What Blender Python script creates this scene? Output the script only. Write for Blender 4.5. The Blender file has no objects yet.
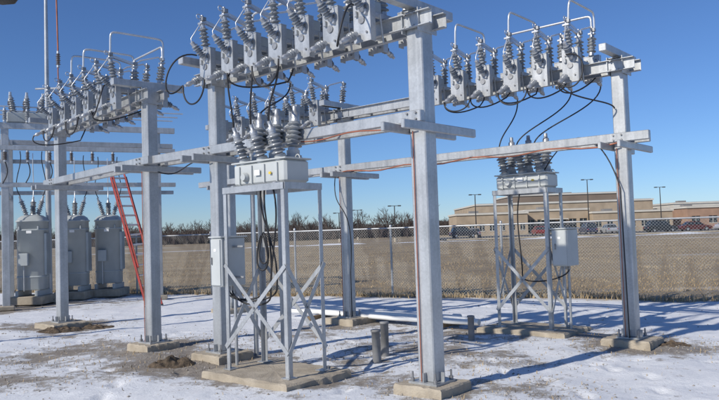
import bpy, math, random
from mathutils import Vector, Matrix, noise
random.seed(7)
S=bpy.context.scene
R=random.random
def U(a,b): return a+(b-a)*random.random()

# ---------------------------------------------------------------- materials
def mat(name, col, rough=.6, metal=0., var=.15, scale=6., bump=0., bscale=40., col2=None, detail=6, spec=.5):
    m=bpy.data.materials.new(name); m.use_nodes=True
    nt=m.node_tree; N=nt.nodes; L=nt.links
    b=N['Principled BSDF']; b.inputs['Roughness'].default_value=rough; b.inputs['Metallic'].default_value=metal
    b.inputs['Specular IOR Level'].default_value=spec
    tc=N.new('ShaderNodeTexCoord')
    nz=N.new('ShaderNodeTexNoise'); nz.inputs['Scale'].default_value=scale; nz.inputs['Detail'].default_value=detail
    L.new(tc.outputs['Object'],nz.inputs['Vector'])
    cr=N.new('ShaderNodeValToRGB')
    c2=col2 if col2 else tuple(min(1,c*(1+var)) for c in col)
    c1=col if col2 else tuple(c*(1-var) for c in col)
    cr.color_ramp.elements[0].position=.35; cr.color_ramp.elements[1].position=.65
    cr.color_ramp.elements[0].color=(*c1,1); cr.color_ramp.elements[1].color=(*c2,1)
    L.new(nz.outputs['Fac'],cr.inputs['Fac']); L.new(cr.outputs['Color'],b.inputs['Base Color'])
    if bump>0:
        n2=N.new('ShaderNodeTexNoise'); n2.inputs['Scale'].default_value=bscale; n2.inputs['Detail'].default_value=5
        L.new(tc.outputs['Object'],n2.inputs['Vector'])
        bp=N.new('ShaderNodeBump'); bp.inputs['Strength'].default_value=bump; bp.inputs['Distance'].default_value=.02
        L.new(n2.outputs['Fac'],bp.inputs['Height']); L.new(bp.outputs['Normal'],b.inputs['Normal'])
    return m
def galv():
    m=mat('galvanized_steel',(.50,.515,.525),.40,.45,.10,3.)
    nt=m.node_tree; N=nt.nodes; L=nt.links; b=N['Principled BSDF']
    cr=[n for n in N if n.type=='VALTORGB'][0]
    tc=[n for n in N if n.type=='TEX_COORD'][0]
    v=N.new('ShaderNodeTexVoronoi'); v.inputs['Scale'].default_value=45
    L.new(tc.outputs['Object'],v.inputs['Vector'])
    bw=N.new('ShaderNodeRGBToBW'); L.new(v.outputs['Color'],bw.inputs[0])
    mx=N.new('ShaderNodeMix'); mx.data_type='RGBA'; mx.blend_type='MULTIPLY'; mx.inputs['Factor'].default_value=.16
    L.new(cr.outputs['Color'],mx.inputs[6]); L.new(bw.outputs[0],mx.inputs[7]); 
    mp=N.new('ShaderNodeMapping'); mp.inputs['Scale'].default_value=(14,14,.7); L.new(tc.outputs['Object'],mp.inputs['Vector'])
    nz=N.new('ShaderNodeTexNoise'); nz.inputs['Scale'].default_value=1.; nz.inputs['Detail'].default_value=5
    L.new(mp.outputs['Vector'],nz.inputs['Vector'])
    r2=N.new('ShaderNodeValToRGB'); r2.color_ramp.elements[0].position=.3; r2.color_ramp.elements[0].color=(.78,.78,.77,1); r2.color_ramp.elements[1].position=.6
    L.new(nz.outputs['Fac'],r2.inputs['Fac'])
    m2=N.new('ShaderNodeMix'); m2.data_type='RGBA'; m2.blend_type='MULTIPLY'; m2.inputs['Factor'].default_value=.75
    L.new(mx.outputs[2],m2.inputs[6]); L.new(r2.outputs['Color'],m2.inputs[7]); L.new(m2.outputs[2],b.inputs['Base Color'])
    rr=N.new('ShaderNodeMapRange'); rr.inputs[3].default_value=.32; rr.inputs[4].default_value=.52
    L.new(nz.outputs['Fac'],rr.inputs[0]); L.new(rr.outputs[0],b.inputs['Roughness'])
    return m
GALV=galv()
PORC=mat('grey_porcelain',(.24,.255,.27),.24,0,.15,8)
DARKP=mat('dark_porcelain',(.12,.10,.095),.25,0,.2,8)
CAP=mat('aluminium_cap',(.48,.49,.50),.40,.6,.1,10)
ALU=mat('aluminium_tube',(.62,.63,.64),.35,.5,.08,4)
BLK=mat('black_cable',(.018,.018,.02),.5,0,.2,5)
GREY=mat('light_grey_paint',(.49,.51,.50),.42,0,.07,3)
TANK=mat('regulator_grey_paint',(.40,.43,.43),.42,0,.08,2)
CONC=mat('concrete',(.34,.29,.22),.9,0,.2,5,.5,50,col2=(.46,.40,.31))
REDL=mat('red_fibreglass',(.32,.035,.025),.45,0,.2,4)
COPR=mat('copper_wire',(.34,.12,.07),.5,.3,.2,6)
PVC=mat('white_pvc',(.80,.80,.78),.4,0,.04,4)
DPIPE=mat('grey_conduit',(.22,.22,.22),.6,0,.2,6)
BOLT=mat('bolt_steel',(.30,.30,.30),.45,.6,.2,20)
FENCE=mat('fence_wire',(.34,.35,.35),.5,.4,.1,3)
TREE=mat('bare_bark',(.085,.068,.06),.95,0,.25,.3)
GRASS=mat('dry_grass_blades',(.34,.25,.14),.9,0,.3,.5,col2=(.46,.36,.22))
STONE=mat('gravel_stone',(.24,.21,.17),.95,0,.3,3,col2=(.42,.39,.35))
MUD=mat('frozen_mud',(.06,.045,.03),.95,0,.3,14,.9,30,col2=(.14,.10,.065))
BRICK=mat('tan_brick',(.40,.32,.23),.9,0,.12,.6)
RBRICK=mat('rose_brick',(.37,.24,.17),.9,0,.12,.6)
BROWN=mat('brown_metal_panel',(.22,.17,.13),.7,0,.1,.3)
TRIM=mat('white_trim',(.62,.59,.52),.6,0,.05,1)
ROOF=mat('flat_roof',(.26,.25,.24),.9,0,.1,.2)
GLASS=mat('dark_glass',(.03,.04,.05),.12,0,.2,1)
RUB=mat('tyre_rubber',(.02,.02,.02),.8,0,.2,6)
ASPH=mat('asphalt',(.06,.06,.062),.9,0,.2,.4)
LAMPM=mat('lamp_dark',(.05,.045,.04),.5,0,.1,3)
LABEL=mat('warning_label_yellow',(.7,.5,.05),.5,0,.1,5)
BADGE=mat('label_white',(.8,.8,.78),.5,0,.03,5)

# ---------------------------------------------------------------- mesh builder
class MB:
    def __init__(s): s.v=[]; s.f=[]; s.m=[]; s.sm=[]; s.mats=[]; s.M=Matrix.Identity(4)
    def mi(s,m):
        if m not in s.mats: s.mats.append(m)
        return s.mats.index(m)
    def add(s,vs,fs,m,smooth=False):
        o=len(s.v); k=s.mi(m)
        s.v.extend([s.M@Vector(v) for v in vs])
        for f in fs: s.f.append(tuple(i+o for i in f)); s.m.append(k); s.sm.append(smooth)
    def box(s,c,size,m,ax=None,ch=0.):
        c=Vector(c); X,Y,Z=ax if ax else (Vector((1,0,0)),Vector((0,1,0)),Vector((0,0,1)))
        a,b,h=size[0]/2,size[1]/2,size[2]/2
        if ch<=0:
            vs=[c+X*i*a+Y*j*b+Z*k*h for i in(-1,1) for j in(-1,1) for k in(-1,1)]
            s.add(vs,[(0,1,3,2),(4,6,7,5),(0,4,5,1),(2,3,7,6),(0,2,6,4),(1,5,7,3)],m); return
        def ring(aa,bb,z):
            q=min(ch,aa*.9,bb*.9)
            return [c+X*x+Y*y+Z*z for x,y in ((-aa+q,-bb),(aa-q,-bb),(aa,-bb+q),(aa,bb-q),(aa-q,bb),(-aa+q,bb),(-aa,bb-q),(-aa,-bb+q))]
        c2=min(ch,h*.9)
        vs=ring(a-c2,b-c2,-h)+ring(a,b,-h+c2)+ring(a,b,h-c2)+ring(a-c2,b-c2,h)
        fs=[tuple(reversed(range(8))),tuple(range(24,32))]
        for r in range(3):
            for i in range(8):
                j=(i+1)%8; fs.append((r*8+i,r*8+j,r*8+8+j,r*8+8+i))
        s.add(vs,fs,m)
    def rbox(s,c,a,b,prof,m,rad,ax):
        # rounded-rectangle loft: prof = list of (z, inset)
        c=Vector(c); X,Y,Z=ax; vs=[]; k=0
        for (z,ins) in prof:
            aa,bb=a/2-ins,b/2-ins; rr=max(.01,min(rad,aa,bb)); ring=[]
            for (sx,sy,a0) in ((1,1,0),(-1,1,90),(-1,-1,180),(1,-1,270)):
                for t in range(6):
                    an=math.radians(a0+t*18); ring.append(c+X*(sx*(aa-rr)+rr*math.cos(an))+Y*(sy*(bb-rr)+rr*math.sin(an))+Z*z)
            k=len(ring); vs+=ring
        fs=[]
        for i in range(len(prof)-1):
            for j in range(k): fs.append((i*k+j,i*k+(j+1)%k,(i+1)*k+(j+1)%k,(i+1)*k+j))
        s.add(vs,fs,m,True); s.add(vs[:k],[tuple(reversed(range(k)))],m); s.add(vs[-k:],[tuple(range(k))],m)
    def beam(s,p0,p1,w,h,m,up=(0,0,1),ch=.008):
        p0=Vector(p0);p1=Vector(p1); X=(p1-p0).normalized(); up=Vector(up)
        Y=up.cross(X)
        if Y.length<1e-3: Y=Vector((0,1,0)).cross(X)
        Y.normalize(); Z=X.cross(Y)
        s.box((p0+p1)/2,((p1-p0).length,w,h),m,(X,Y,Z),ch)
    def channel(s,p0,p1,w,h,t,m,side=1,up=(0,0,1)):
        p0=Vector(p0);p1=Vector(p1); X=(p1-p0).normalized(); Y=Vector(up).cross(X).normalized(); Z=X.cross(Y)
        L=(p1-p0).length; c=(p0+p1)/2
        s.box(c,(L,t,h-2*t-.002),m,(X,Y,Z))
        for k in(-1,1): s.box(c+Y*side*(w/2-t/2)+Z*k*(h/2-t/2),(L,w,t),m,(X,Y,Z))
    def tube(s,pts,r,m,seg=8,cap=True):
        pts=[Vector(p) for p in pts]; n=len(pts); vs=[];fs=[]
        t=(pts[1]-pts[0]).normalized(); a=Vector((0,0,1)) if abs(t.z)<.9 else Vector((1,0,0))
        u=t.cross(a).normalized()
        for i in range(n):
            if i==0: t=pts[1]-pts[0]
            elif i==n-1: t=pts[-1]-pts[-2]
            else: t=pts[i+1]-pts[i-1]
            t.normalize(); u=(u-t*u.dot(t)).normalized(); w=t.cross(u)
            rr=r[i] if isinstance(r,(list,tuple)) else r
            for k in range(seg):
                an=2*math.pi*k/seg; vs.append(pts[i]+(u*math.cos(an)+w*math.sin(an))*rr)
        for i in range(n-1):
            for k in range(seg):
                j=(k+1)%seg; fs.append((i*seg+k,i*seg+j,(i+1)*seg+j,(i+1)*seg+k))
        s.add(vs,fs,m,seg>5)
        if cap: s.add(vs[:seg],[tuple(reversed(range(seg)))],m); s.add(vs[-seg:],[tuple(range(seg))],m)
    def lathe(s,p,d,prof,m,seg=14):
        p=Vector(p); d=Vector(d).normalized(); a=Vector((0,0,1)) if abs(d.z)<.9 else Vector((1,0,0))
        u=d.cross(a).normalized(); w=d.cross(u); vs=[];fs=[]
        for (z,r) in prof:
            for k in range(seg):
                an=2*math.pi*k/seg; vs.append(p+d*z+(u*math.cos(an)+w*math.sin(an))*r)
        for i in range(len(prof)-1):
            for k in range(seg):
                j=(k+1)%seg; fs.append((i*seg+k,i*seg+j,(i+1)*seg+j,(i+1)*seg+k))
        s.add(vs,fs,m,False if len(prof)<4 else True)
        s.add(vs[:seg],[tuple(range(seg))],m); s.add(vs[-seg:],[tuple(range(seg))],m)
    def insul(s,p,d,L,r,sheds=6,m=None,capl=.05,seg=14):
        m=m or PORC; p=Vector(p); d=Vector(d).normalized()
        s.lathe(p,d,[(0,r*.62),(capl,r*.62)],CAP,seg)
        prof=[]; l=L-2*capl; core=r*.52
        for i in range(sheds):
            z=capl+l*i/sheds; q=l/sheds
            rr=r if i%2==0 else r*.86
            prof+=[(z,core),(z+q*.25,core),(z+q*.40,rr),(z+q*.52,rr),(z+q*.85,core*1.15)]
        prof+=[(L-capl,core)]
        s.lathe(p,d,prof,m,seg)
        s.lathe(p+d*(L-capl),d,[(0,r*.55),(capl,r*.5)],CAP,seg)
        return p+d*L
    def obj(s,name,parent=None,loc=None):
        me=bpy.data.meshes.new(name); me.from_pydata([tuple(v) for v in s.v],[],s.f)
        for m in s.mats: me.materials.append(m)
        me.polygons.foreach_set('material_index',s.m); me.polygons.foreach_set('use_smooth',s.sm); me.update()
        o=bpy.data.objects.new(name,me); S.collection.objects.link(o)
        if parent: o.parent=parent
        return o
def empty(name):
    e=bpy.data.objects.new(name,None); S.collection.objects.link(e); return e
def bez(p0,p1,p2,p3,n=16):
    p0,p1,p2,p3=map(Vector,(p0,p1,p2,p3)); o=[]
    for i in range(n+1):
        t=i/n; o.append(p0*(1-t)**3+p1*3*t*(1-t)**2+p2*3*t*t*(1-t)+p3*t**3)
    return o

# ---------------------------------------------------------------- layout
A=Vector((.74,7.85,0)); B=Vector((-2.08,10.35,0)); C=Vector((3.95,10.4,0)); D=Vector((-.27,14.0,0))
E=Vector((-3.43,11.5,0)); F=Vector((-6.32,14.8,0)); H=Vector((-3.07,16.6,0))
Dr=Vector((-.755,.656,0)).normalized(); Nr=Vector((.656,.755,0)).normalized(); Z=Vector((0,0,1))
FT=.10

# footprints in the snow (walking tracks)
random.seed(77); FPR={}
def track(pts):
    for (x0,y0),(x1,y1) in zip(pts,pts[1:]):
        L_=math.hypot(x1-x0,y1-y0); n=max(1,int(L_/.62)); dx,dy=(x1-x0)/L_,(y1-y0)/L_
        for i in range(n):
            sd_=.11 if i%2 else -.11
            x=x0+dx*i*.62-dy*sd_+U(-.05,.05); y=y0+dy*i*.62+dx*sd_+U(-.05,.05)
            a=math.atan2(dy,dx)+U(-.15,.15)
            for gx in(-1,0,1):
                for gy in(-1,0,1): FPR.setdefault((int(x//.4)+gx,int(y//.4)+gy),[]).append((x,y,math.cos(a),math.sin(a)))
track([(-4.5,6.5),(-3.2,8.2),(-2.6,9.4),(-3.0,11.8),(-4.8,15)]); track([(2.6,6.2),(2.0,8.2),(1.4,10.0),(2.0,11.0)]); track([(5.5,8.5),(3.6,9.2),(1.9,9.4),(.3,9.2),(-.4,7.2)])
track([(6.5,10),(5.2,12),(4.6,14.5),(2,16.5)]); track([(-6.5,10.5),(-5.2,12.8),(-2,13.6),(1.5,12)]); track([(-1.8,6.5),(-2.6,7.6),(-3.6,9.6),(-4.5,10.6)]); track([(3.3,7),(3.1,9.6),(4.8,11.4)]); track([(.3,11),(-1.0,12.4),(-3.2,14.2)])
def gh(x,y):
    n=noise.noise(Vector((x*.5,y*.5,0)))*.045+noise.noise(Vector((x*1.9,y*1.9,3)))*.02+noise.noise(Vector((x*6,y*6,5)))*.008
    d=math.hypot(x,y-12)
    k=1. if d<14 else max(.0,1-(d-14)/30)
    z=(n-.01)*k
    if d>25: z+=noise.noise(Vector((x*.02,y*.02,9)))*.25*min(1,max(0,(d-25)/60))
    f=FPR.get((int(x//.4),int(y//.4)))
    if f:
        for (fx,fy,c,s) in f:
            u=(x-fx)*c+(y-fy)*s; v=-(x-fx)*s+(y-fy)*c
            q=(u/.15)**2+(v/.065)**2
            if q<9: z+=-.040*math.exp(-q)+.012*math.exp(-(q-3.2)**2)
    return z

# ground
def axis(lo,hi,dlo,dhi,step):
    a=[];x=dlo
    while x<=dhi: a.append(x); x+=step
    s=step;x=a[-1]
    while x<hi: s*=1.18; x+=s; a.append(x)
    s=step;x=dlo;b=[]
    while x>lo: s*=1.18; x-=s; b.append(x)
    return list(reversed(b))+a
xs=axis(-1500,1500,-9,8.5,.058); ys=axis(-400,2500,5.5,17,.058)
fp0=Vector((-5.8,22.3)); fdir=Vector((13.4,-6.55)).normalized(); fn=Vector((-fdir.y,fdir.x))
blobs=[(-1.2,8.9,1.2,.95),(.72,7.9,.65,.95),(-2.1,10.3,.85,1.1),(-3.4,11.5,.8,1.),(-6.3,14.8,1.2,1.2),(-4.9,12.1,.9,.6),(-.3,13.9,1.2,.8),(3.9,10.4,.8,1.),(3,12,1.2,.9),
       (-3.0,10.,.8,1.1),(.2,10.3,1.1,.75),(1.9,9.3,.9,.5),(-9,20,2.5,.9),(1.6,12.2,1.2,.6),(-2.3,12.4,1.0,.6),(1.9,7.6,.7,.45),(5.0,10.0,.7,.6),(-4.4,9.2,.9,.7),(-5.4,10.8,.8,.6)]
me=bpy.data.meshes.new('ground')
vs=[(x,y,gh(x,y)) for y in ys for x in xs]; nx=len(xs)
fs=[(j*nx+i,j*nx+i+1,(j+1)*nx+i+1,(j+1)*nx+i) for j in range(len(ys)-1) for i in range(nx-1)]
me.from_pydata(vs,[],fs)
at=me.attributes.new('dirt','FLOAT','POINT'); af=me.attributes.new('field','FLOAT','POINT')
dv=[];fv=[]
for (x,y,z) in vs:
    q=0
    if abs(x)<14 and 4<y<26:
        for (bx,by,br,bs) in blobs:
            r2=((x-bx)**2+(y-by)**2)/(br*br)
            if r2<9: q+=bs*math.exp(-r2)
    dv.append(q); fv.append((x-fp0.x)*fn.x+(y-fp0.y)*fn.y)
at.data.foreach_set('value',dv); af.data.foreach_set('value',fv)
me.polygons.foreach_set('use_smooth',[True]*len(fs))
ground=bpy.data.objects.new('ground',me); S.collection.objects.link(ground)
gm=bpy.data.materials.new('snow_and_dirt_ground'); gm.use_nodes=True; nt=gm.node_tree; N=nt.nodes; L=nt.links; b=N['Principled BSDF']
def node(t,**k):
    n=N.new(t)
    for a,v in k.items(): setattr(n,a,v)
    return n
geo=node('ShaderNodeNewGeometry')
def nz(sc,det=6,rough=.6,mapv=None):
    n=node('ShaderNodeTexNoise'); n.inputs['Scale'].default_value=sc; n.inputs['Detail'].default_value=det; n.inputs['Roughness'].default_value=rough
    if mapv:
        mp=node('ShaderNodeMapping'); mp.inputs['Scale'].default_value=mapv; L.new(geo.outputs['Position'],mp.inputs['Vector']); L.new(mp.outputs['Vector'],n.inputs['Vector'])
    else: L.new(geo.outputs['Position'],n.inputs['Vector'])
    return n.outputs['Fac']
def ma(op,a,b_=None,c=None,clamp=False):
    n=node('ShaderNodeMath',operation=op); n.use_clamp=clamp
    for i,v in enumerate((a,b_,c)):
        if v is None: continue
        if isinstance(v,(int,float)): n.inputs[i].default_value=v
        else: L.new(v,n.inputs[i])
    return n.outputs[0]
def ramp(f,els):
    n=node('ShaderNodeValToRGB'); e=n.color_ramp.elements
    e[0].position=els[0][0]; e[0].color=(*els[0][1],1); e[1].position=els[-1][0]; e[1].color=(*els[-1][1],1)
    for p,c in els[1:-1]:
        x=e.new(p); x.color=(*c,1)
    L.new(f,n.inputs['Fac']); return n.outputs['Color']
def mixc(f,a,b_):
    n=node('ShaderNodeMix',data_type='RGBA'); L.new(f,n.inputs[0]); L.new(a,n.inputs[6]); L.new(b_,n.inputs[7]); return n.outputs[2]
def sstep(f,lo,hi):
    n=node('ShaderNodeMapRange',interpolation_type='SMOOTHSTEP'); n.inputs[1].default_value=lo; n.inputs[2].default_value=hi; L.new(f,n.inputs[0]); return n.outputs[0]
ad=node('ShaderNodeAttribute',attribute_name='dirt').outputs['Fac']; aff=node('ShaderNodeAttribute',attribute_name='field').outputs['Fac']
n1=nz(.55,8,.65); n2=nz(3.2,8,.7); n3=nz(22,6,.7); n4=nz(90,4,.6)
snowc=ramp(n2,[(.3,(.68,.70,.73)),(.5,(.77,.785,.80)),(.7,(.84,.845,.855))])
dirtc=ramp(n3,[(.3,(.11,.085,.06)),(.5,(.21,.17,.125)),(.68,(.36,.32,.26))])
k=ma('ADD',ma('ADD',ma('MULTIPLY',n1,.85),ma('MULTIPLY',n2,.60)),ma('ADD',ma('MULTIPLY',n3,.32),ma('MULTIPLY',n4,.10)))
k=ma('ADD',k,ma('MULTIPLY',ad,.29))
dm=sstep(k,1.035,1.17)
c1=mixc(ma('MULTIPLY',dm,.90),snowc,dirtc)
fcol=ramp(nz(.22,7,.65),[(.3,(.23,.17,.095)),(.5,(.32,.245,.145)),(.7,(.40,.32,.20))])
fcol2=mixc(sstep(nz(.035,5,.6,(.5,2.2,1)),.60,.68),fcol,ramp(n2,[(.3,(.6,.62,.66)),(.7,(.78,.79,.80))]))
fm=sstep(ma('ADD',aff,ma('ADD',ma('MULTIPLY',n1,2.4),ma('MULTIPLY',n2,1.5))),1.2,2.3)
colr=mixc(fm,c1,fcol2)
L.new(colr,b.inputs['Base Color']); b.inputs['Roughness'].default_value=.75; b.inputs['Specular IOR Level'].default_value=.3
hgt=ma('ADD',ma('ADD',ma('MULTIPLY',n2,.5),ma('MULTIPLY',n3,.30)),ma('MULTIPLY',n4,.10))
hgt=ma('SUBTRACT',hgt,ma('MULTIPLY',dm,.25))
bp=node('ShaderNodeBump'); bp.inputs['Strength'].default_value=.65; bp.inputs['Distance'].default_value=.06
L.new(hgt,bp.inputs['Height']); L.new(bp.outputs['Normal'],b.inputs['Normal'])
me.materials.append(gm)

# ---------------------------------------------------------------- posts & frames
PW=.19
def post(mb,p,h=4.25,w=PW,braces=True):
    mb.box((p.x,p.y,(FT+.02+h)/2),(w,w,h-FT-.02),GALV,(Dr,Nr,Z),.012)
    mb.box((p.x,p.y,FT+.012),(w+.16,w+.16,.024),GALV,(Dr,Nr,Z))
    mb.box((p.x,p.y,h+.006),(w+.04,w+.04,.012),GALV,(Dr,Nr,Z))
    for i in(-1,1):
        for j in(-1,1):
            q=p+Dr*i*(w/2+.045)+Nr*j*(w/2+.045)
            mb.tube([q+Z*(FT+.02),q+Z*(FT+.13)],.012,BOLT,6); mb.tube([q+Z*(FT+.025),q+Z*(FT+.06)],.024,BOLT,6)
    for s,ax,ay in ((1,Dr,Nr),(-1,Dr,Nr),(1,Nr,Dr),(-1,Nr,Dr)):
        q=p+ax*s*(w/2+.03)+Z*(FT+.024+.05); mb.box(q,(.06,.01,.10),GALV,(ax,ay,Z))
def footing(p,a,b_,seed=0,h=FT):
    random.seed(seed+50); mb=MB(); n=12
    rim=[]
    for ax in range(4):
        for t in range(n):
            u=-1+2*t/n
            rim.append([(u,-1),(1,u),(-u,1),(-1,-u)][ax])
    vs=[];
    for z,sc in ((-.25,1.04),(h-.02,1.0),(h,.96)):
        for (u,v) in rim:
            q=Vector((p.x,p.y,0))+Dr*u*a/2*sc*(1+U(-.03,.03))+Nr*v*b_/2*sc*(1+U(-.03,.03)); vs.append((q.x,q.y,z+U(-.006,.006)))
    m=len(rim); fs=[]
    for r in range(2):
        for i in range(m): fs.append((r*m+i,r*m+(i+1)%m,(r+1)*m+(i+1)%m,(r+1)*m+i))
    c=len(vs); vs.append((p.x,p.y,h))
    for i in range(m): fs.append((2*m+i,2*m+(i+1)%m,c))
    mb.add(vs,fs,CONC); return mb.obj('concrete_footing')
for i,(p,a,b_) in enumerate(((A,.62,.6),(B,.66,.62),(C,.7,.6),(D,.75,.7),(E,.6,.6),(F,.9,.8),(H,.7,.7))): footing(p,a,b_,i)

TOP=4.13; LOW=3.05
def frame(name,P,Q,low0=-.2,low1=.3,posts=(True,True),ws=(PW,PW)):
    mb=MB(); d=(Q-P).normalized(); n=Vector((-d.y,d.x,0)); n=n if n.dot(Nr)>0 else -n; Lg=(Q-P).length
    for p,k,w_ in ((P,posts[0],ws[0]),(Q,posts[1],ws[1])):
        if k: post(mb,p,w=w_)
    for s in(-1,1):
        o=n*s*(PW/2+.045)
        mb.channel(P-d*.28+o+Z*TOP,Q+d*.28+o+Z*TOP,.06,.17,.010,GALV,1)
    o=-n*(PW/2+.065)
    mb.beam(P+d*low0+o+Z*LOW,Q+d*low1+o+Z*LOW,.085,.13,GALV)
    mb.beam(P+d*(low0+.1)-o+Z*(LOW-.02),Q+d*(low1-.1)-o+Z*(LOW-.02),.07,.10,GALV)
    for p,k in ((P,posts[0]),(Q,posts[1])):
        mb.beam(p-n*.62+Z*(TOP+.19),p+n*.62+Z*(TOP+.19),.11,.11,GALV)
        for s in(-1,1):
            mb.beam(p-n*.55+d*s*(PW/2+.045)+Z*(LOW-.125),p+n*.85+d*s*(PW/2+.045)+Z*(LOW-.125),.05,.10,GALV)
            mb.box(p+d*s*(PW/2+.018)+Z*TOP,(.012,PW+.16,.26),GALV,(d,n,Z))
        for a in(-.06,.06):
            for c in(-.07,.07):
                q=p-n*(PW/2+.08)+d*a+Z*(TOP+c); mb.tube([q,q-n*.02],.014,BOLT,6)
                q=p-n*(PW/2+.108)+d*a+Z*(LOW+c*.5); mb.tube([q,q-n*.02],.014,BOLT,6)
    k=int(Lg/.6)
    for i in range(1,k):
        q=P+d*Lg*i/k; mb.box(q+Z*(TOP-.02),(.05,PW+.02,.06),GALV,(d,n,Z))
    w=[P-n*(PW/2+.03)+d*.05+Z*z for z in (.05,1,2,2.9)]; mb.tube(w,.007,COPR,6)
    return mb.obj(name)
frame('steel_rack_frame',A,B,-.12,1.75,ws=(.215,PW))
frame('steel_rack_frame',C,D,-.45,.4)
frame('steel_rack_frame',E,F,-.35,.5)
frame('steel_rack_frame',D+Dr*.0,H,.45,1.0,posts=(False,True))

# ---------------------------------------------------------------- disconnect switch unit
def switch(P,d,n,seed,arch=False,flip=1):
    random.seed(seed); mb=MB(); M=Matrix.Identity(4)
    for i in range(3): M[i][0]=d[i]; M[i][1]=n[i]; M[i][2]=(0,0,1)[i]; M[i][3]=(P.x,P.y,TOP+.09)[i]
    mb.M=M
    for s in(-1,1): mb.beam((s*.07,-.50,.035),(s*.07,.50,.035),.035,.07,GALV)
    for yy,zz,hh in ((-.46,-.04,.50),(.36,.02,.42)):
        mb.box((0,yy,zz),(.23,.010,hh),GALV)
        for s in(-1,1): mb.box((s*.121,yy+.04,zz),(.010,.09,hh),GALV)
        mb.box((0,yy+.04,zz+hh/2+.006),(.25,.10,.010),GALV)
        for a in(-.07,.07):
            for c in(-.15,.15): mb.tube([(a,yy-.004,zz+c),(a,yy-.024,zz+c)],.013,BOLT,6)
        mb.tube([(0,yy-.004,zz),(0,yy-.02,zz)],.045,BOLT,12)
    mb.box((.0,-.30,.12),(.16,.20,.16),TANK,None,.015)
    tops=[]
    for yy,tilt,l in ((-.44,-.18,.36),(-.08,0,.38),(.36,.16,.36)):
        dv=Vector((U(-.04,.04),tilt,1)).normalized()
        t=mb.insul((0,yy,.20 if yy<-.3 else (.075 if abs(yy)<.2 else .24)),dv,l,.072,5)
        mb.box(t+Vector((0,0,.012)),(.10,.08,.024),CAP); mb.lathe(t+Vector((0,0,.02)),(0,0,1),[(0,.034),(.05,.03),(.055,.02),(.11,.018)],CAP,10)
        mb.box(t+Vector((.03,.0,.07)),(.05,.06,.05),BOLT)
        tops.append(t+Vector((0,0,.05)))
    for s in(-1,1): mb.beam(tops[0]+Vector((s*.028,0,.0)),tops[1]+Vector((s*.028,.05,.0)),.008,.04,ALU,ch=0)
    mb.tube([tops[1]+Vector((0,0,.02)),tops[1]+Vector((0,.12,.10)),tops[2]+Vector((0,-.06,.06)),tops[2]],.013,ALU,8)
    rg=[tops[0]+Vector((0,-.06+.035*math.cos(a),.05+.035*math.sin(a))) for a in [i*math.pi/5 for i in range(11)]]
    mb.tube(rg,.006,CAP,6)
    q=mb.insul((.03,-.48,.06),(0,-.75,.66),.30,.058,6,PORC)
    mb.tube([q,q+Vector((0,-.01,.05)),tops[0]],.008,ALU,6)
    q2=mb.insul((-.06,-.50,-.20),(0,-.8,-.42),.20,.055,4,PORC)
    q3=mb.insul((.0,.42,-.06),(0,.8,-.35),.22,.055,4,PORC)
    mb.lathe(q2,(0,-.8,-.42),[(0,.035),(.05,.035),(.06,.02),(.10,.02)],CAP,10)
    mb.lathe(q3,(0,.8,-.35),[(0,.035),(.05,.035),(.06,.02),(.10,.02)],CAP,10)
    mb.tube([(.09,-.25,.05),(.09,-.2,-.28)],.012,GALV,6)
    a=q2+Vector((0,-.08,-.04))
    rr=R(); u1=U(-.45,-.2); u2=U(.12,.25)
    if rr<.4:
        mb.tube(bez(a,a+Vector((0,-.10,-.14)),a+Vector((.12,.0,-.3)),(u2*.7,.06,u1),14)+bez((u2*.7,.06,u1),(.2,.1,u1+.12),(.16,.16,-.2),(.1,.2,-.1),8)[1:],.012,BLK,6)
    if arch:
        hh=U(.30,.40); y0,y1=tops[0].y,tops[2].y
        p=[Vector((.05,tops[2].y,tops[2].z)),Vector((.05,y1,tops[2].z+hh*.5))]
        p+=bez((.05,y1,tops[2].z+hh*.5),(.05,y1,tops[2].z+hh),(.05,y1,tops[2].z+hh),(.05,y1-.2,tops[2].z+hh),6)[1:]
        p+=[Vector((.05,y0+.2,tops[2].z+hh))]
        p+=bez((.05,y0+.2,tops[2].z+hh),(.05,y0,tops[2].z+hh),(.05,y0,tops[2].z+hh),(.03,y0,tops[2].z+hh-.14),5)[1:]
        p+=[Vector((.02,y0,tops[0].z+.03))]
        mb.tube(p,.017,ALU,8)
    mb.obj('disconnect_switch'); return M
def row(P,Q,ts,seed,arches):
    d=(Q-P).normalized(); n=Vector((-d.y,d.x,0)); n=n if n.dot(Nr)>0 else -n
    x=n.cross(Z)
    for i,t in enumerate(ts): switch(P+(Q-P)*t,x,n,seed+i,i in arches)
row(A,B,[.12,.25,.38,.51,.64,.77,.90],100,(1,4))
row(C,D,[.10,.19,.28,.37,.46,.55],200,(0,2,4))
row(E,F,[.08,.22,.36,.50,.64,.80],300,(0,2,3))
row(D,H,[.10,.26,.42,.58,.74,.9],400,())
def SP(P,Q,t,kind):
    d=(Q-P).normalized(); n=Vector((-d.y,d.x,0)); n=n if n.dot(Nr)>0 else -n
    x=n.cross(Z); p=P+(Q-P)*t
    off={'l':(-.06,-.80,-.25),'u':(0,-.505,.72),'b':(0,.70,-.08),'c':(0,-.60,.19)}[kind]
    return p+x*off[0]+n*off[1]+Z*(TOP+off[2])

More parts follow.
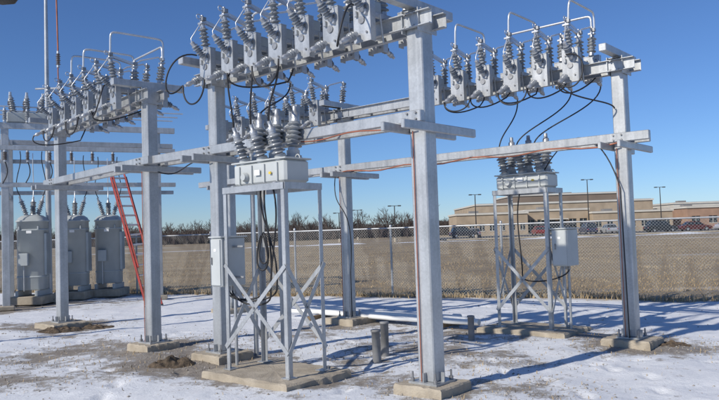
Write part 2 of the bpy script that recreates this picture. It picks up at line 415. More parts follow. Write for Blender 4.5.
def bus(P,Q,off,h,ts):
    d=(Q-P).normalized(); n=Vector((-d.y,d.x,0)); n=n if n.dot(Nr)>0 else -n
    mb=MB(); p0=P+(Q-P)*ts[0]+n*off; p1=P+(Q-P)*ts[1]+n*off; zt=TOP+.72
    pts=[p0+Z*zt]+bez(p0+Z*(h-.15),p0+Z*h,p0+Z*h,p0+d*.15+Z*h,6)+bez(p1-d*.15+Z*h,p1+Z*h,p1+Z*h,p1+Z*(h-.15),6)+[p1+Z*zt]
    mb.tube(pts,.018,ALU,8); mb.obj('tubular_bus')
bus(C,D,.42,5.12,(.10,.37)); bus(E,F,.42,5.12,(.08,.36)); bus(A,B,.42,5.12,(.12,.90))

# ---------------------------------------------------------------- reclosers
def recloser(P,seed,lx,ly,bl,bh,cab='left'):
    random.seed(seed); root=empty('recloser'); d=Dr; n=Nr
    def W(a,b_,z): return P+d*a+n*b_+Z*z
    st=MB(); T=2.42; base=.07
    cs=[(lx/2,-ly/2),(lx/2,ly/2),(-lx/2,ly/2),(-lx/2,-ly/2)]
    def angle(p0,p1,sa,sb,w=.058,t=.007):
        m=(p0+p1)/2; L_=(p1-p0).length
        st.box(m-d*sa*w/2,(w,t,L_),GALV,(d,n,Z)); st.box(m-n*sb*(w/2+t/2),(t,w,L_),GALV,(d,n,Z))
    for a,b_ in cs:
        sa=1 if a>0 else -1; sb=1 if b_>0 else -1
        angle(W(a,b_,base),W(a,b_,T),sa,sb)
        st.box(W(a-sa*.03,b_-sb*.03,base+.008),(.14,.14,.012),GALV,(d,n,Z))
        st.tube([W(a+sa*.02,b_+sb*.01,base),W(a+sa*.02,b_+sb*.01,base+.06)],.009,BOLT,6)
    for i in range(4):
        (a0,b0),(a1,b1)=cs[i],cs[(i+1)%4]
        mid=Vector(((a0+a1)/2,(b0+b1)/2)); o=(d*mid.x+n*mid.y).normalized()
        st.beam(W(a0,b0,T-.04)+o*.012,W(a1,b1,T-.04)+o*.012,.008,.08,GALV,ch=0)
        z0,z1=.36,1.42
        st.beam(W(a0,b0,z0)+o*.010,W(a1,b1,z1)+o*.010,.006,.055,GALV,ch=0)
        st.beam(W(a0,b0,z1)+o*.018,W(a1,b1,z0)+o*.018,.006,.055,GALV,ch=0)
        c=W((a0+a1)/2,(b0+b1)/2,(z0+z1)/2); st.tube([c+o*.02,c+o*.04],.015,BOLT,6)
    st.obj('support_stand',root)
    bd=MB()
    bd.box(W(0,0,T+.01+bh/2),(bl,.42,bh),GREY,(d,n,Z),.03)
    bd.box(W(0,0,T+bh+.02),(bl+.04,.46,.02),GREY,(d,n,Z),.005)
    for s in(-1,1): bd.beam(W(s*bl*.4,-ly/2,T+.004),W(s*bl*.4,ly/2,T+.004),.06,.03,GALV)
    for a in(-bl*.36,-bl*.12,bl*.12,bl*.36): bd.box(W(a,-.222,T+bh/2),(.02,.02,bh*.8),GREY,(d,n,Z))
    bd.box(W(bl*.0,-.232,T+.16),(.10,.012,.07),BADGE,(d,n,Z)); bd.box(W(-bl*.24,-.232,T+.14),(.04,.012,.03),LABEL,(d,n,Z))
    bd.lathe(W(bl*.24,-.21,T+.12),-n,[(0,.06),(.03,.06),(.04,.045),(.06,.045)],GREY,14)
    for a in(-bl/2,bl/2):
        bd.tube([W(a,0,T+bh+.02)+d*.04*math.cos(t)+Z*.05*math.sin(t) for t in [i*math.pi/6 for i in range(7)]],.008,GREY,6)
    bd.obj('tank',root)
    bs=MB(); tips=[]
    for a in(-bl*.34,0,bl*.34):
        bs.lathe(W(a,.08,T+bh+.02),(0,0,1),[(0,.11),(.05,.11),(.06,.085),(.12,.085)],GREY,16)
        t=bs.insul(W(a,.08,T+bh+.13),Z+n*.12,.42,.11,6,PORC,.04,16)
        bs.lathe(t,Z,[(0,.055),(.07,.055),(.08,.035),(.16,.03)],CAP,12); tips.append(t+Z*.15)
        bs.lathe(W(a,-.12,T+bh),Vector((0,0,1))-n*.4,[(0,.08),(.08,.07)],GREY,14)
        t=bs.insul(W(a,-.15,T+bh+.06),Vector((0,0,1))-n*.4,.32,.09,5,PORC,.03,16)
        bs.lathe(t,Z-n*.4,[(0,.05),(.05,.05),(.06,.025),(.13,.025)],CAP,12); tips.append(t+(Z-n*.4).normalized()*.125)
    bs.obj('bushings',root)
    cb=MB(); cz=1.45
    if cab=='left': cp=W(lx/2+.13,-ly/2+.16,cz); sz=(.22,.40,.64)
    else: cp=W(-lx/2-.17,-.05,cz-.03); sz=(.28,.40,.60)
    cb.box(cp,sz,GREY,(d,n,Z),.012)
    cb.box(cp-n*(sz[1]/2+.008),(sz[0]-.03,.014,sz[2]-.04),GREY,(d,n,Z),.004)
    cb.box(cp+Z*(sz[2]/2+.012),(sz[0]+.05,sz[1]+.05,.018),GREY,(d,n,Z),.004)
    cb.box(cp-n*(sz[1]/2+.024)+Z*.02+d*.07,(.02,.02,.09),BOLT,(d,n,Z)); cb.box(cp-n*(sz[1]/2+.017)+Z*.16,(.05,.004,.035),BADGE,(d,n,Z))
    s=-1 if cab=='left' else 1
    for zz in(-.2,.2): cb.beam(cp+Z*zz,cp+Z*zz+d*s*.32,.04,.03,GALV)
    for k in range(3): cb.tube([cp-Z*sz[2]/2+d*(k-1)*.06,cp-Z*(sz[2]/2+.06)+d*(k-1)*.06],.018,BOLT,8)
    cb.tube([cp-Z*(sz[2]/2)+n*.1,cp-Z*(cp.z-.06)+n*.1],.022,GALV,8)
    cb.obj('control_cabinet',root)
    cc=MB()
    for k in range(3 if cab=='left' else 1):
        p0=W(U(-.1,.25),.0,T+.02); p3=cp-Z*(sz[2]/2+.04)+d*(k-1)*.06; sag=U(.2,.5)
        q=W(U(.0,.25),U(-.1,.1),1.35-sag)
        pts=bez(p0,p0-Z*U(.3,.6)+d*U(-.2,.2),q+Z*.6-d*U(.0,.2),q,14)+bez(q,q-Z*.18+d*.05,p3-Z*.22,p3,12)[1:]
        cc.tube(pts,.012,BLK,7)
    if cab=='left':
        for k in range(2):
            c=W(.18+.03*k,.0,1.62-.06*k); cc.tube([c+d*(.08+.02*k)*math.cos(t)+Z*(.20+.03*k)*math.sin(t)+n*.02*math.sin(2*t) for t in [i*math.pi/10 for i in range(21)]],.012,BLK,7)
    cc.obj('control_cable',root)
    return tips
P1=Vector((-1.13,9.0,0)); P2=Vector((2.89,12.05,0))
tips1=recloser(P1,3,1.16,.64,1.0,.29,'left'); tips2=recloser(P2,5,1.0,.58,.96,.24,'right')
def pad(P,a,b_,seed):
    o=footing(P,a,b_,seed,.07); o.name='concrete_pad'
pad(P1+Dr*0-Nr*.02,1.62,1.1,21); pad(P2,1.6,1.0,22)
def wire(p,q,sp,sq,r=.0115):
    mb=MB(); mb.tube(bez(p,p+Vector(sp),q+Vector(sq),q,20),r,BLK,7); return mb.obj('jumper_cable')
# recloser bushings to switch terminals (back bushings to the rear line side, front ones to the front)
wire(tips1[1],SP(A,B,.38,'l'),(0,-.1,.3),(0,0,-.35)); wire(tips1[3],SP(A,B,.51,'l'),(0,-.1,.3),(0,0,-.3)); wire(tips1[5],SP(A,B,.64,'l'),(0,-.1,.3),(0,0,-.3))
wire(tips1[4],SP(A,B,.77,'b'),(.1,.2,.2),(0,0,-.3))
wire(tips2[1],SP(C,D,.10,'b'),(0,-.1,.3),(.05,.1,-.4)); wire(tips2[3],SP(C,D,.19,'b'),(0,-.1,.3),(.05,.1,-.4)); wire(tips2[5],SP(C,D,.37,'b'),(0,-.1,.3),(.05,.1,-.4))
# bay jumpers hanging between terminals
wire(SP(A,B,.12,'c'),SP(A,B,.12,'l')+Dr*-.0,(-.1,-.35,.0),(-.05,-.25,-.3)); wire(SP(A,B,.38,'l'),SP(A,B,.51,'l'),(0,-.05,-.4),(0,-.05,-.4)); wire(SP(A,B,.77,'l'),SP(A,B,.90,'l'),(0,-.05,-.4),(0,-.05,-.4))
wire(SP(A,B,.90,'c'),SP(A,B,.90,'l'),(-.45,-.2,.1),(-.35,-.1,-.45))
wire(SP(C,D,.10,'c'),SP(C,D,.10,'l'),(.3,-.4,.0),(.3,-.2,-.35)); wire(SP(C,D,.19,'l'),SP(C,D,.28,'l'),(0,-.05,-.3),(0,-.05,-.3)); wire(SP(C,D,.37,'l'),SP(C,D,.46,'l'),(0,-.05,-.25),(0,-.05,-.25))
wire(SP(C,D,.10,'l'),C+Nr*-.12+Dr*.05+Z*3.5,(.1,-.1,-.3),(-.1,-.2,.1))
wire(SP(E,F,.22,'l'),SP(E,F,.36,'l'),(0,-.05,-.35),(0,-.05,-.35)); wire(SP(E,F,.50,'l'),SP(E,F,.64,'l'),(0,-.05,-.3),(0,-.05,-.3)); wire(SP(E,F,.08,'c'),SP(E,F,.08,'l'),(.1,-.35,.0),(.1,-.2,-.35))
wire(SP(D,H,.26,'l'),SP(D,H,.42,'l'),(0,-.05,-.35),(0,-.05,-.35)); wire(SP(D,H,.58,'l'),SP(D,H,.74,'l'),(0,-.05,-.35),(0,-.05,-.35))
def cable(name,pts,r=.011,m=BLK):
    mb=MB(); mb.tube(pts,r,m,7); return mb.obj(name)
cable('cable',bez(P2+Vector((.2,-.2,2.62)),Vector((3.4,11.2,3.45)),Vector((3.7,10.6,3.3)),C+Vector((-.12,-.15,2.3)),20)+[C+Vector((-.1,-.16,.12))],.010)
cable('ground_wire',[C-Nr*.2+Z*2.97]+[C+(D-C)*t-Nr*.23+Z*(2.955-.03*math.sin(t*25)) for t in [i/20 for i in range(1,20)]]+[D-Nr*.2+Z*2.97],.012,COPR)
cable('ground_wire',[A+(B-A)*t-Nr*.215+Z*(2.960-.02*math.sin(t*20)) for t in [i/20 for i in range(0,11)]],.009,COPR)
cable('cable',bez(D+Vector((-.2,-.1,2.9)),D+Vector((-.3,-.3,2.0)),D+Vector((.2,-.5,2.6)),D+Vector((.05,-.15,1.0)),16)+[D+Vector((.05,-.15,.12))],.010)
cable('cable',bez(E+Vector((.1,-.1,2.9)),E+Vector((.5,.2,2.7)),B+Vector((-.5,-.1,3.0)),B+Vector((-.1,-.1,2.9)),16),.010)

mb=MB()
for q in (Vector((-1.25,10.9,0)),Vector((-1.62,10.6,0))):
    mb.tube([q-Z*.05,q+Z*3.0],.035,GALV,10)
    mb.tube([q+Z*2.98,q+Z*3.06],.05,GALV,10)
mb.obj('conduit_riser')

# ---------------------------------------------------------------- left background yard
G1=Vector((-9.5,18.75,0)); G2=Vector((-5.95,20.6,0)); G3=Vector((-12.2,17.5,0)); G4=Vector((-10.9,21.8,0)); G5=Vector((-6.9,23.8,0))
mb=MB(); gd=(G2-G1).normalized(); gn=Vector((-gd.y,gd.x,0))
for p in (G1,G2,G3,G4,G5):
    mb.box((p.x,p.y,2.5),(.19,.19,5.0),GALV,(gd,gn,Z),.01); mb.box((p.x,p.y,.06),(.4,.4,.12),CONC,(gd,gn,Z),.02)
for z,w in ((4.95,.16),(4.35,.12),(3.35,.12)):
    mb.beam(G3+Z*z-gn*.15,G2+gd*.5+Z*z-gn*.15,.10,w,GALV)
    mb.beam(G4-gd*3+Z*z+gn*.15,G5+gd*.6+Z*z+gn*.15,.10,w,GALV)
for p,q in ((G1,G4),(G2,G5)):
    for z in (4.8,3.2): mb.beam(p+Z*z,q+Z*z,.1,.12,GALV)
for i in range(8):
    q=G1+gd*(i*.55-1.1)-gn*.15; mb.insul(q+Z*5.04,Z,.36,.07,5,PORC); mb.tube([q+Z*5.45,q+Z*5.47+gn*1.5],.016,ALU,6)
    mb.insul(q+Z*4.28,Vector((0,0,-1)),.32,.06,5,DARKP)
for o in (0,.7,1.4): mb.tube([G3+Z*(5.5-.0)+gn*o,G2+gd*.8+Z*5.5+gn*o],.018,ALU,6)
for i in range(3):
    q=G1+gd*(.0+i*.55)-gn*.15
    mb.tube(bez(q+Z*3.97,q+Z*3.5+gd*.2,q+Z*3.4-gd*.2,q+Z*3.3+gn*.1,12),.014,BLK,6)
mb.obj('steel_bus_structure')
mb=MB(); q=Vector((-9.3,20.9,0)); mb.tube([q,q+Z*3,q+Z*6.5,q+Z*10.5],[.085,.08,.065,.04],GALV,10)
mb.box(q+Z*.06,(.5,.5,.12),CONC); 
for z in(5.6,6.4): mb.beam(q+Z*z-Vector((.35,0,0)),q+Z*z+Vector((.35,0,0)),.05,.05,GALV)
mb.obj('lightning_mast')
mb=MB(); q=G1+gd*.55+gn*.25
mb.box(q+Z*5.2,(1.0,.5,.30),TANK,(gd,gn,Z),.03)
for a in(-.32,0,.32):
    for b_ in(-.15,.15):
        t=mb.insul(q+gd*a+gn*b_+Z*5.34,Z+gn*b_*1.5+gd*a*.6,.46,.095,6,DARKP if b_>0 else PORC); mb.lathe(t,Z,[(0,.04),(.1,.035)],CAP,8)
mb.obj('circuit_breaker')
def regulator(p,seed):
    random.seed(seed); root=empty('voltage_regulator'); z0=.42; h=2.12
    dd=Vector((.12,-1,0)).normalized(); x=Vector((-dd.y,dd.x,0)); ax=(x,-dd,Z); w=.76; dp=.62
    t=MB(); t.rbox(p+Z*z0,w,dp,[(0,.02),(.03,0),(h-.16,0),(h-.16,-.025),(h-.12,-.025),(h-.11,.0),(h-.04,.03),(h+.02,.10),(h+.05,.2)],TANK,.16,ax)
    for zz in (.35,1.70): t.rbox(p+Z*(z0+zz),w,dp,[(0,.005),(.006,-.012),(.044,-.012),(.05,.005)],TANK,.165,ax)
    t.obj('tank',root)
    f=MB()
    for i in range(6): f.box(p+x*(w/2+.03)-dd*(-.19+i*.075)+Z*(z0+1.02),(.07,.022,1.2),TANK,(x,-dd,Z),.005)
    f.obj('cooling_ribs',root)
    bsh=MB()
    for i in range(3):
        a=math.radians(90+120*i+20); d2=Vector((math.cos(a),math.sin(a),0))
        q=bsh.insul(p+d2*.17+Z*(z0+h+.02),Z+d2*.35,.5,.085,7,PORC); bsh.lathe(q,Z+d2*.35,[(0,.03),(.1,.03)],CAP,8)
        bsh.tube(bez(q+Z*.08,q+Z*.5+d2*.3,q+Z*.9-d2*.1,q+Z*1.4,12),.013,BLK if i else ALU,6)
    bsh.obj('bushings',root)
    c=MB(); fr=dp/2
    c.box(p+dd*(fr+.08)+Z*1.3-x*.12,(.14,.26,.36),TANK,(dd,x,Z),.015); c.box(p+dd*(fr+.006)+Z*2.1,(.01,.14,.10),BADGE,(dd,x,Z))
    c.tube([p+dd*(fr+.07)+Z*1.15-x*.12,p+dd*(fr+.07)+Z*.4-x*.12],.02,GALV,8)
    for s in(-1,1): c.box(p+x*s*.26+dd*(fr+.02)+Z*2.2,(.05,.04,.10),TANK,(dd,x,Z),.008)
    c.obj('control_panel',root)
    s=MB()
    for a in(-.28,.28): s.beam(p+Vector((a,-.42,.33)),p+Vector((a,.42,.33)),.09,.16,TANK)
    s.box(p+Z*.13,(.95,1.0,.24),CONC,None,.02)
    s.obj('base',root)
for i,p in enumerate((Vector((-9.55,20.4,0)),Vector((-8.85,21.7,0)),Vector((-8.05,22.4,0)),Vector((-11.3,19.2,0)))): regulator(p,i)

# ladder
mb=MB(); a=Vector((-5.5,18.55,.02)); b_=Vector((-6.8,19.75,3.55)); dd=(b_-a).normalized(); sx=Vector((.72,.69,0)).normalized(); sx=(sx-dd*sx.dot(dd)).normalized()
for s in(-1,1): mb.beam(a+sx*s*.22,b_+sx*s*.22,.035,.085,REDL,up=sx.cross(dd))
nr=sx.cross(dd)
for s in(-1,1): mb.beam(a+sx*s*.175+dd*1.1+nr*.05,b_+sx*s*.175+dd*.3+nr*.05,.03,.07,REDL,up=nr)
Ll=(b_-a).length; k=int(Ll/.3)
for i in range(1,k+1): q=a+dd*i*.3; mb.tube([q-sx*.22,q+sx*.22],.017,ALU,8)
for i in range(5,k+2): q=a+dd*(i*.3)+nr*.05; mb.tube([q-sx*.17,q+sx*.17],.015,ALU,8)
for s in(-1,1): mb.box(a+sx*s*.22-Z*.0,(.06,.10,.03),RUB)
mb.obj('extension_ladder')
mb=MB(); q=Vector((-6.08,14.2,0))
mb.tube([q+Z*4.9,q+Z*5.7+Vector((-.01,0,0))],.012,COPR,6); mb.insul(q+Z*5.35,Z,.34,.05,6,DARKP)
mb.tube([q+Z*5.7,q+Z*8+Vector((-.08,.1,0)),q+Z*13+Vector((-.2,.3,0))],.016,COPR,6); mb.tube([q+Z*4.95,q+Vector((.1,-.05,4.7)),SP(E,F,.80,'u')],.01,COPR,6)
mb.obj('incoming_line')
mb=MB(); q=Vector((-7.6,12,0)); mb.tube([q,q+Z*6.1],[.09,.06],GALV,12); mb.tube(bez(q+Z*6.05,q+Vector((.2,0,6.25)),q+Vector((.7,0,6.25)),q+Vector((1.2,0,6.12)),10),.03,GALV,8)
mb.lathe(q+Vector((1.15,0,6.10)),(1,0,-.06),[(0,.05),(.1,.10),(.35,.14),(.55,.12),(.62,.05)],LAMPM,14)
mb.obj('floodlight_pole')

# ---------------------------------------------------------------- small ground items
mb=MB()
for (x,y,h,tx) in ((.17,9.75,.40,-.02),(.29,10.1,.46,.01)):
    mb.lathe((x,y,0),(tx,0,1),[(-.05,.06),(h,.06),(h+.001,.07),(h+.03,.07),(h+.035,.05)],DPIPE,14)
    mb.obj('conduit_stub'); mb=MB()
mb.lathe((1.72,11.3,0),(0,0,1),[(-.05,.05),(.36,.05),(.361,.06),(.385,.06),(.39,.04)],DPIPE,14); mb.obj('conduit_stub')
for i,(p,q) in enumerate((((-1.6,15.2),(1.95,12.7)),((-1.2,15.3),(1.75,12.95)),((-1.0,15.6),(1.45,13.4)),((-.9,14.7),(2.0,12.4)))):
    mb=MB(); a=Vector((*p,.13)); c=Vector((*q,.13+(.03 if i==1 else 0)))
    mb.tube([a+(c-a)*t+Z*(.02*math.sin(t*3+i)) for t in (0,.25,.5,.75,1)],.05,PVC,12)
    mb.tube([a+(c-a)*.97+Z*.0,a+(c-a)*1.01],.06,PVC,12)
    mb.obj('pvc_pipe')
WOOD=mat('weathered_timber',(.20,.14,.08),.9,0,.3,9)
for x,y in ((-.9,14.75),(1.55,12.98)):
    mb=MB(); mb.beam(Vector((x,y,.035))-Nr*.35,Vector((x,y,.035))+Nr*.55,.09,.09,WOOD); mb.obj('timber_block')
def heap(name,c,r,h,seed,m):
    random.seed(seed); n=26; vs=[];fs=[]
    for j in range(n+1):
        for i in range(n+1):
            u=-1+2*i/n; v=-1+2*j/n; q=max(0,1-(u*u+v*v)); x=c[0]+u*r; y=c[1]+v*r*.8
            z=gh(x,y)-.03+h*q**.8*(.55+.9*abs(noise.noise(Vector((x*5,y*5,seed)))))+.05*q*noise.noise(Vector((x*14,y*14,seed)))
            vs.append((x,y,z))
    for j in range(n):
        for i in range(n): fs.append((j*(n+1)+i,j*(n+1)+i+1,(j+1)*(n+1)+i+1,(j+1)*(n+1)+i))
    mb=MB(); mb.add(vs,fs,m); mb.obj(name)
heap('mud_clump',(-2.72,9.95),.36,.18,1,MUD); heap('mud_clump',(-6.1,14.2),.55,.12,2,MUD); heap('mud_clump',(-5.5,14.6),.4,.10,3,MUD); heap('mud_clump',(4.5,10.3),.35,.07,4,MUD)
random.seed(11); mb=MB()
for i in range(4600):
    if i%4: bx,by,br,_=random.choice(blobs); x=random.gauss(bx,br*.55); y=random.gauss(by,br*.55)
    else: y=U(6,17); x=U(-.62,.62)*y
    s=abs(random.gauss(0,.009))+.005; z=gh(x,y)+s*.1
    vs=[(x+s*U(.6,1.2)*a,y+s*U(.6,1.2)*b2,z+s*U(.4,.8)*c2) for a,b2,c2 in ((1,0,0),(0,1,0),(-1,0,0),(0,-1,0),(0,0,1),(0,0,-1))]
    mb.add(vs,[(0,1,4),(1,2,4),(2,3,4),(3,0,4),(1,0,5),(2,1,5),(3,2,5),(0,3,5)],STONE)
mb.obj('gravel')

# ---------------------------------------------------------------- chain link fence
def fpt(s,z=0,o=0): q=fp0+fdir*s+fn*o; return Vector((q.x,q.y,z))
FH=1.85; s0,s1=-14.,34.
mb=MB(); root=empty('chain_link_fence')
s=s0; 
while s<=s1:
    q=fpt(s,0,.03); mb.tube([q-Z*.1,q+Z*(FH+.06)],.03,GALV,8); mb.lathe(q+Z*(FH+.05),Z,[(0,.036),(.03,.03),(.05,.01)],CAP,8); s+=3.05
mb.tube([fpt(s0,FH,.0),fpt(s1,FH,.0)],.021,GALV,8)
mb.tube([fpt(s0,.08,.0),fpt(s1,.08,.0)],.004,FENCE,4)
mb.obj('posts_and_rail',root)
mb=MB(); pitch=.075; hgt_=FH-.04; n=int((s1-s0+hgt_)/pitch); r=.0024
for i in range(n):
    for sg in(1,-1):
        a=s0+i*pitch; 
        p0=fpt(a,.04,-.03); p1=fpt(a+sg*hgt_,FH,-.03)
        dd=(p1-p0).normalized(); u=Vector((fn.x,fn.y,0)); w=dd.cross(u)
        vs=[]
        for p in(p0,p1):
            for an in(0,2.094,4.189): vs.append(p+u*math.cos(an)*r+w*math.sin(an)*r)
        mb.add(vs,[(0,1,4,3),(1,2,5,4),(2,0,3,5)],FENCE)
mb.obj('wire_mesh',root)

# dry grass
random.seed(5); mb=MB(); vs=[];fs=[]
def blade(x,y,h,z):
    a=U(0,6.28); w=h*.05+.003+y*.00018; lx,ly=U(-.7,.7)*h,U(-.7,.7)*h; dx,dy=math.cos(a)*w,math.sin(a)*w
    o=len(vs); vs.extend([(x-dx,y-dy,z-.02),(x+dx,y+dy,z-.02),(x+lx*.4+dx*.7,y+ly*.4+dy*.7,z+h*.6),(x+lx*.4-dx*.7,y+ly*.4-dy*.7,z+h*.6),(x+lx,y+ly,z+h)])
    fs.append((o,o+1,o+2,o+3)); fs.append((o+3,o+2,o+4))
cnt=0
while cnt<45000:
    dep=18+R()**1.7*60; x=U(-.55,.62)*dep*1.1
    f=(x-fp0.x)*fn.x+(dep-fp0.y)*fn.y
    if f<.15: continue
    if noise.noise(Vector((x*.35,dep*.35,1)))<-.15 and R()<.8: continue
    blade(x,dep,U(.025,.075),gh(x,dep)); cnt+=1
for i in range(6000):
    s=U(s0,s1); q=fpt(s,0,random.gauss(.05,.14)); blade(q.x,q.y,U(.04,.20),gh(q.x,q.y))
for i in range(1500):
    c=random.choice(blobs); x,y=random.gauss(c[0],c[2]*.8),random.gauss(c[1],c[2]*.8)
    if abs(x+1.1)<.9 and abs(y-9)<.9: continue
    blade(x,y,U(.02,.05),gh(x,y))
mb.add(vs,fs,GRASS); mb.obj('dry_grass')

# ---------------------------------------------------------------- distant trees
random.seed(9); mb=MB(); vs=[];fs=[]
def seg3(p,q,r0,r1):
    dd=(q-p).normalized(); a=Vector((0,0,1)) if abs(dd.z)<.9 else Vector((1,0,0)); u=dd.cross(a).normalized(); w=dd.cross(u); o=len(vs)
    for pp,r in((p,r0),(q,r1)):
        for an in(0,2.094,4.189): vs.append(pp+u*math.cos(an)*r+w*math.sin(an)*r)
    for a_,b2 in((0,1),(1,2),(2,0)): fs.append((o+a_,o+b2,o+3+b2,o+3+a_))
def grow(p,dd,l,r,dep):
    q=p+dd*l; seg3(p,q,r,r*.62)
    if dep==0: return
    for i in range(random.choice((2,3,3)) if dep<4 else 4):
        nd=(dd+Vector((U(-.75,.75),U(-.75,.75),U(-.15,.45)))).normalized(); grow(p+dd*l*U(.55,1) if i else q,nd,l*U(.6,.82),max(r*.55,.03),dep-1)
def tree(x,y,h): grow(Vector((x,y,-.3)),Vector((U(-.1,.1),U(-.1,.1),1)).normalized(),h*.30,h*.022,4 if h>5 else 3)
for i in range(760):
    y=U(170,250); x=U(-.66,.22)*y if i<700 else U(.3,.8)*y
    h=abs(random.gauss(0,1.5))+4.6+1.2*noise.noise(Vector((x*.03,0,4)))
    if i%14==0: h*=1.4
    tree(x,max(y,205 if x>40 else y),h)
for x,y,h in ((3,150,8),(6,152,9),(10,150,7),(-8,160,8),(-28,155,7),(-42,150,6.5),(14,158,10),(-60,160,7)): tree(x,y,h)
for i in range(9000):
    y=U(170,245); x=U(-.75,.27)*y; h=U(1.6,4.2)+1.2*noise.noise(Vector((x*.05,0,4))); p=Vector((x,y,-.2))
    for k in range(5): seg3(p+Vector((0,0,h*.25*k/5)),p+Vector((U(-1,1)*h*.45,U(-1,1)*h*.3,h*U(.5,1))),.12,.035)
mb.add(vs,fs,TREE); mb.obj('distant_treeline')

# ---------------------------------------------------------------- school building
def block(root,tag,x0,x1,y0,y1,h,wall,rows,bays,trim=TRIM,z0=0):
    w=MB(); g=MB(); r=MB(); dep=.25
    w.box(((x0+x1)/2,(y0+dep+y1)/2,h/2),(x1-x0,(y1-y0-dep),h-.01),wall)
    Wd=x1-x0
    zs=0
    for (a,b2,ww) in rows:
        w.box(((x0+x1)/2,y0+dep/2,(zs+a)/2),(Wd,dep,a-zs),wall)
        bw=Wd/bays
        for i in range(bays+1):
            pw=bw*(1-ww); c=x0+i*bw
            lo=max(x0,c-pw/2); hi=min(x1,c+pw/2); w.box(((lo+hi)/2,y0+dep/2,(a+b2)/2),(hi-lo,dep,b2-a),wall)
        g.box(((x0+x1)/2,y0+dep-.03,(a+b2)/2),(Wd-.1,.04,b2-a-.01),GLASS)
        for i in range(bays):
            c=x0+(i+.5)*bw; r.box((c,y0+dep-.08,(a+b2)/2),(.08,.06,b2-a),trim)
            r.box((c,y0-.03,a-.06),(bw*ww+.1,.1,.12),trim)
        zs=b2
    w.box(((x0+x1)/2,y0+dep/2,(zs+h)/2),(Wd,dep,h-zs),wall)
    r.box(((x0+x1)/2,(y0+y1)/2,h+.15),(Wd+.4,y1-y0+.4,.35),trim)
    k=MB(); k.box(((x0+x1)/2,(y0+y1)/2,h+.36),(Wd-.5,y1-y0-.5,.06),ROOF)
    for i in range(int(Wd/11)): k.box((x0+4+i*11,(y0+y1)/2-2,h+.6),(1.8,1.6,.5),ROOF)
    w.obj('walls_'+tag,root); g.obj('windows_'+tag,root); r.obj('trim_'+tag,root); k.obj('roof_'+tag,root)
sb=empty('school_building')
block(sb,'west',19,33,138,150,4.2,BRICK,[(1.0,2.4,.5)],7)
block(sb,'main',25,63,150.5,185,6.4,BRICK,[(1.0,2.8,.6)],14)
block(sb,'gym',35,60,151.0+10,180,8.6,BROWN,[(4.2,5.0,.5)],8)
block(sb,'entrance',33.2,46,141,150,4.6,BRICK,[(.3,2.9,.7)],6)
block(sb,'center',46.2,62,139,150,3.8,BRICK,[(1.0,2.3,.5)],7)
dm_=MB(); dm_.box((39,140.9,1.3),(3.,.1,2.5),GLASS); dm_.box((39,140.4,2.9),(5,1.6,.2),TRIM); dm_.obj('door',sb)
sb2=empty('brick_school_wing')
block(sb2,'long',64.5,125,138,160,4.2,RBRICK,[(1.2,2.6,.5)],18)
block(sb2,'link',72,125,160.5,175,5.6,TRIM,[(3.2,4.2,.4)],12)
mb=MB(); mb.add([(12,98,.12),(140,92,.12),(140,121,.12),(12,127,.12)],[(0,1,2,3)],ASPH); mb.obj('parking_lot')
mb=MB()
for (a,b2) in (((12,98),(140,92)),((12,127),(140,121))): mb.beam((*a,.16),(*b2,.16),.2,.22,CONC)
mb.obj('kerb')
mb=MB()
for i in range(22):
    x=20+i*3.; y0=112-(x-12)*.047; mb.add([(x,y0,.126),(x+.12,y0,.126),(x+.12,y0+5,.126),(x,y0+5,.126)],[(0,1,2,3)],TRIM)
mb.obj('parking_marking')
mb=MB(); SN=mat('snow_bank_white',(.76,.77,.79),.8,0,.08,1,.5,3)
n=120; vs2=[];fs2=[]
for i in range(n+1):
    for j in range(7):
        x=-20+i*1.3; y=94-(x-12)*.047+j*.5; hh=max(0,.05+.55*noise.noise(Vector((x*.13,0,2)))+.15*noise.noise(Vector((x,y,2))))*math.sin(math.pi*j/6); vs2.append((x,y,.0+hh-.02))
for i in range(n):
    for j in range(6): a=i*7+j; fs2.append((a,a+7,a+8,a+1))
mb.add(vs2,fs2,SN,True); mb.obj('snow_bank')
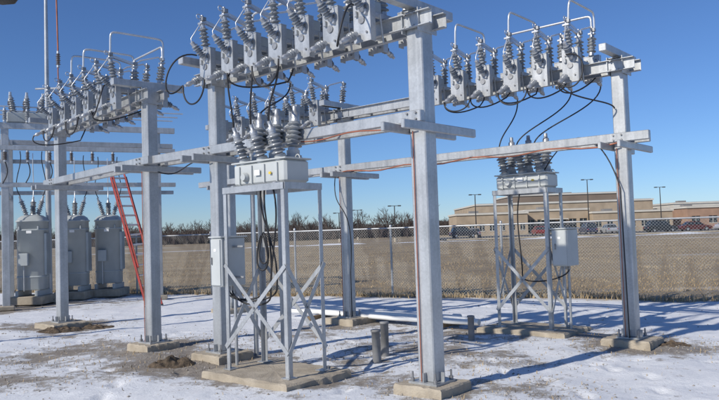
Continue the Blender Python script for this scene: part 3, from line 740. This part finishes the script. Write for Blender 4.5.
def car(x,y,ang,col,suv=False):
    paint=mat('car_paint',col,.3,.2,.03,1)
    mb=MB(); c,s=math.cos(ang),math.sin(ang); mb.M=Matrix(((c,-s,0,x),(s,c,0,y),(0,0,1,.13),(0,0,0,1)))
    hb=.95 if not suv else 1.05; ht=1.45 if not suv else 1.8
    low=[(-2.25,.35),(-2.3,.6),(-2.2,hb-.08),(-1.6,hb),(1.0,hb),(2.0,hb-.14),(2.25,hb-.3),(2.28,.4),(2.1,.28),(-2.1,.28)]
    gh_=[(-1.95 if suv else -1.65,hb),(-1.7 if suv else -1.1,ht-.05),(-.9,ht),(.1,ht-.01),(.45,ht-.08),(1.15,hb)]
    def ext(pr,w0,w1,m,split):
        k=len(pr); v=[]
        for sd in(-1,1):
            for (a,z) in pr:
                ww=w0 if z<=split+.01 else w1; v.append((a,sd*ww,z))
        f=[tuple(range(k)),tuple(range(2*k-1,k-1,-1))]
        for i in range(k): j=(i+1)%k; f.append((i,k+i,k+j,j))
        mb.add(v,f,m)
    ext(low,.88,.84,paint,hb-.2); ext(gh_,.80,.62,GLASS,hb)
    rf=[(gh_[1][0]-.03,ht-.07),(gh_[1][0]+.05,ht-.01),(-.9,ht+.03),(.1,ht+.02),(.5,ht-.06),(.45,ht-.10)]
    ext(rf,.66,.64,paint,ht-.5)
    for a,b2 in ((1.15,.48),(-.35,-.38),(gh_[0][0],gh_[1][0])):
        for sd in(-1,1): mb.beam((a,sd*.805,hb),(b2,sd*.635,ht-.05),.05,.07,paint,ch=0)
    for a in(-1.4,1.4):
        for sd in(-1,1):
            mb.lathe((a,sd*.72,.33),(0,sd,0),[(0,.30),(.02,.33),(.17,.33),(.19,.30),(.191,.2),(.17,.19)],RUB,18); mb.lathe((a,sd*.87,.33),(0,sd,0),[(0,.19),(.03,.17),(.04,.05)],CAP,12)
    for sd in(-1,1): mb.box((2.24,sd*.6,.68),(.06,.3,.12),TRIM); mb.box((-2.26,sd*.68,.75),(.06,.2,.16),REDL)
    mb.obj('parked_car')
for (x,y,a,c,su) in ((44.5,104,.1,(.02,.025,.03),True),(50.5,106,.0,(.10,.01,.01),False),(55,104,.1,(.5,.5,.52),False),(59.5,105,0,(.015,.015,.02),True),(64,104,.15,(.2,.2,.22),False),
     (39,110,1.5,(.45,.46,.48),False),(36,111,1.55,(.04,.05,.1),True),(17,116,.1,(.02,.02,.03),True),(19.5,120,1.5,(.3,.3,.32),False),(29,114,1.5,(.25,.02,.02),False),(32.5,112,1.6,(.03,.03,.03),False)): car(x,y,a,c,su)
def lp(x,y,h):
    mb=MB(); mb.lathe((x,y,0),Z,[(0,.25),(.6,.25)],CONC,10); mb.tube([(x,y,.5),(x,y,h)],[.11,.07],LAMPM,8)
    for s in(-1,1): mb.beam((x,y,h),(x+s*.6,y,h+.02),.08,.08,LAMPM); mb.box((x+s*.75,y,h),(.5,.35,.16),LAMPM,None,.03)
    mb.obj('street_lamp')
for a in ((18.5,112,7.0),(38.5,118,9.2),(5.2,105,5.4),(-3.6,120,5.0),(55,128,8),(-.5,140,6)): lp(*a)

# ---------------------------------------------------------------- light, sky, camera
sd=Vector((-.78,-.62,0)).normalized(); el=math.radians(33)
az=math.atan2(sd.x,sd.y)
W=bpy.data.worlds.new('World'); S.world=W; W.use_nodes=True; wn=W.node_tree
sky=wn.nodes.new('ShaderNodeTexSky'); sky.sky_type='NISHITA'; sky.sun_disc=False; sky.sun_elevation=el; sky.sun_rotation=az
sky.air_density=.9; sky.dust_density=.05; sky.ozone_density=6.
tint=wn.nodes.new('ShaderNodeMix'); tint.data_type='RGBA'; tint.blend_type='MULTIPLY'; tint.inputs['Factor'].default_value=1
tint.inputs[7].default_value=(.76,.88,1.08,1)
bg=wn.nodes['Background']; wn.links.new(sky.outputs[0],tint.inputs[6]); wn.links.new(tint.outputs[2],bg.inputs[0]); bg.inputs[1].default_value=.10
sl=bpy.data.lights.new('sun','SUN'); sl.energy=4.1; sl.angle=math.radians(.7); sl.color=(1,.94,.84)
so=bpy.data.objects.new('sun',sl); S.collection.objects.link(so)
dirv=Vector((sd.x*math.cos(el),sd.y*math.cos(el),math.sin(el))); so.rotation_euler=dirv.to_track_quat('Z','Y').to_euler(); so.location=(-20,-20,30)
cam=bpy.data.cameras.new('camera'); co=bpy.data.objects.new('camera',cam); S.collection.objects.link(co)
cam.sensor_width=36; cam.lens=700/719*36; cam.clip_end=5000; cam.clip_start=.05
p=math.radians(2.54); r=math.radians(1.9)
fw=Vector((0,math.cos(p),math.sin(p))); up=Vector((0,-math.sin(p),math.cos(p))); rt=Vector((1,0,0))
rt2=rt*math.cos(r)-up*math.sin(r); up2=up*math.cos(r)+rt*math.sin(r)
Mx=Matrix.Identity(4)
for i in range(3): Mx[i][0]=rt2[i]; Mx[i][1]=up2[i]; Mx[i][2]=-fw[i]
Mx[0][3],Mx[1][3],Mx[2][3]=0,0,1.8
co.matrix_world=Mx; S.camera=co
S.view_settings.view_transform='Standard'; S.view_settings.look='None'; S.view_settings.exposure=0
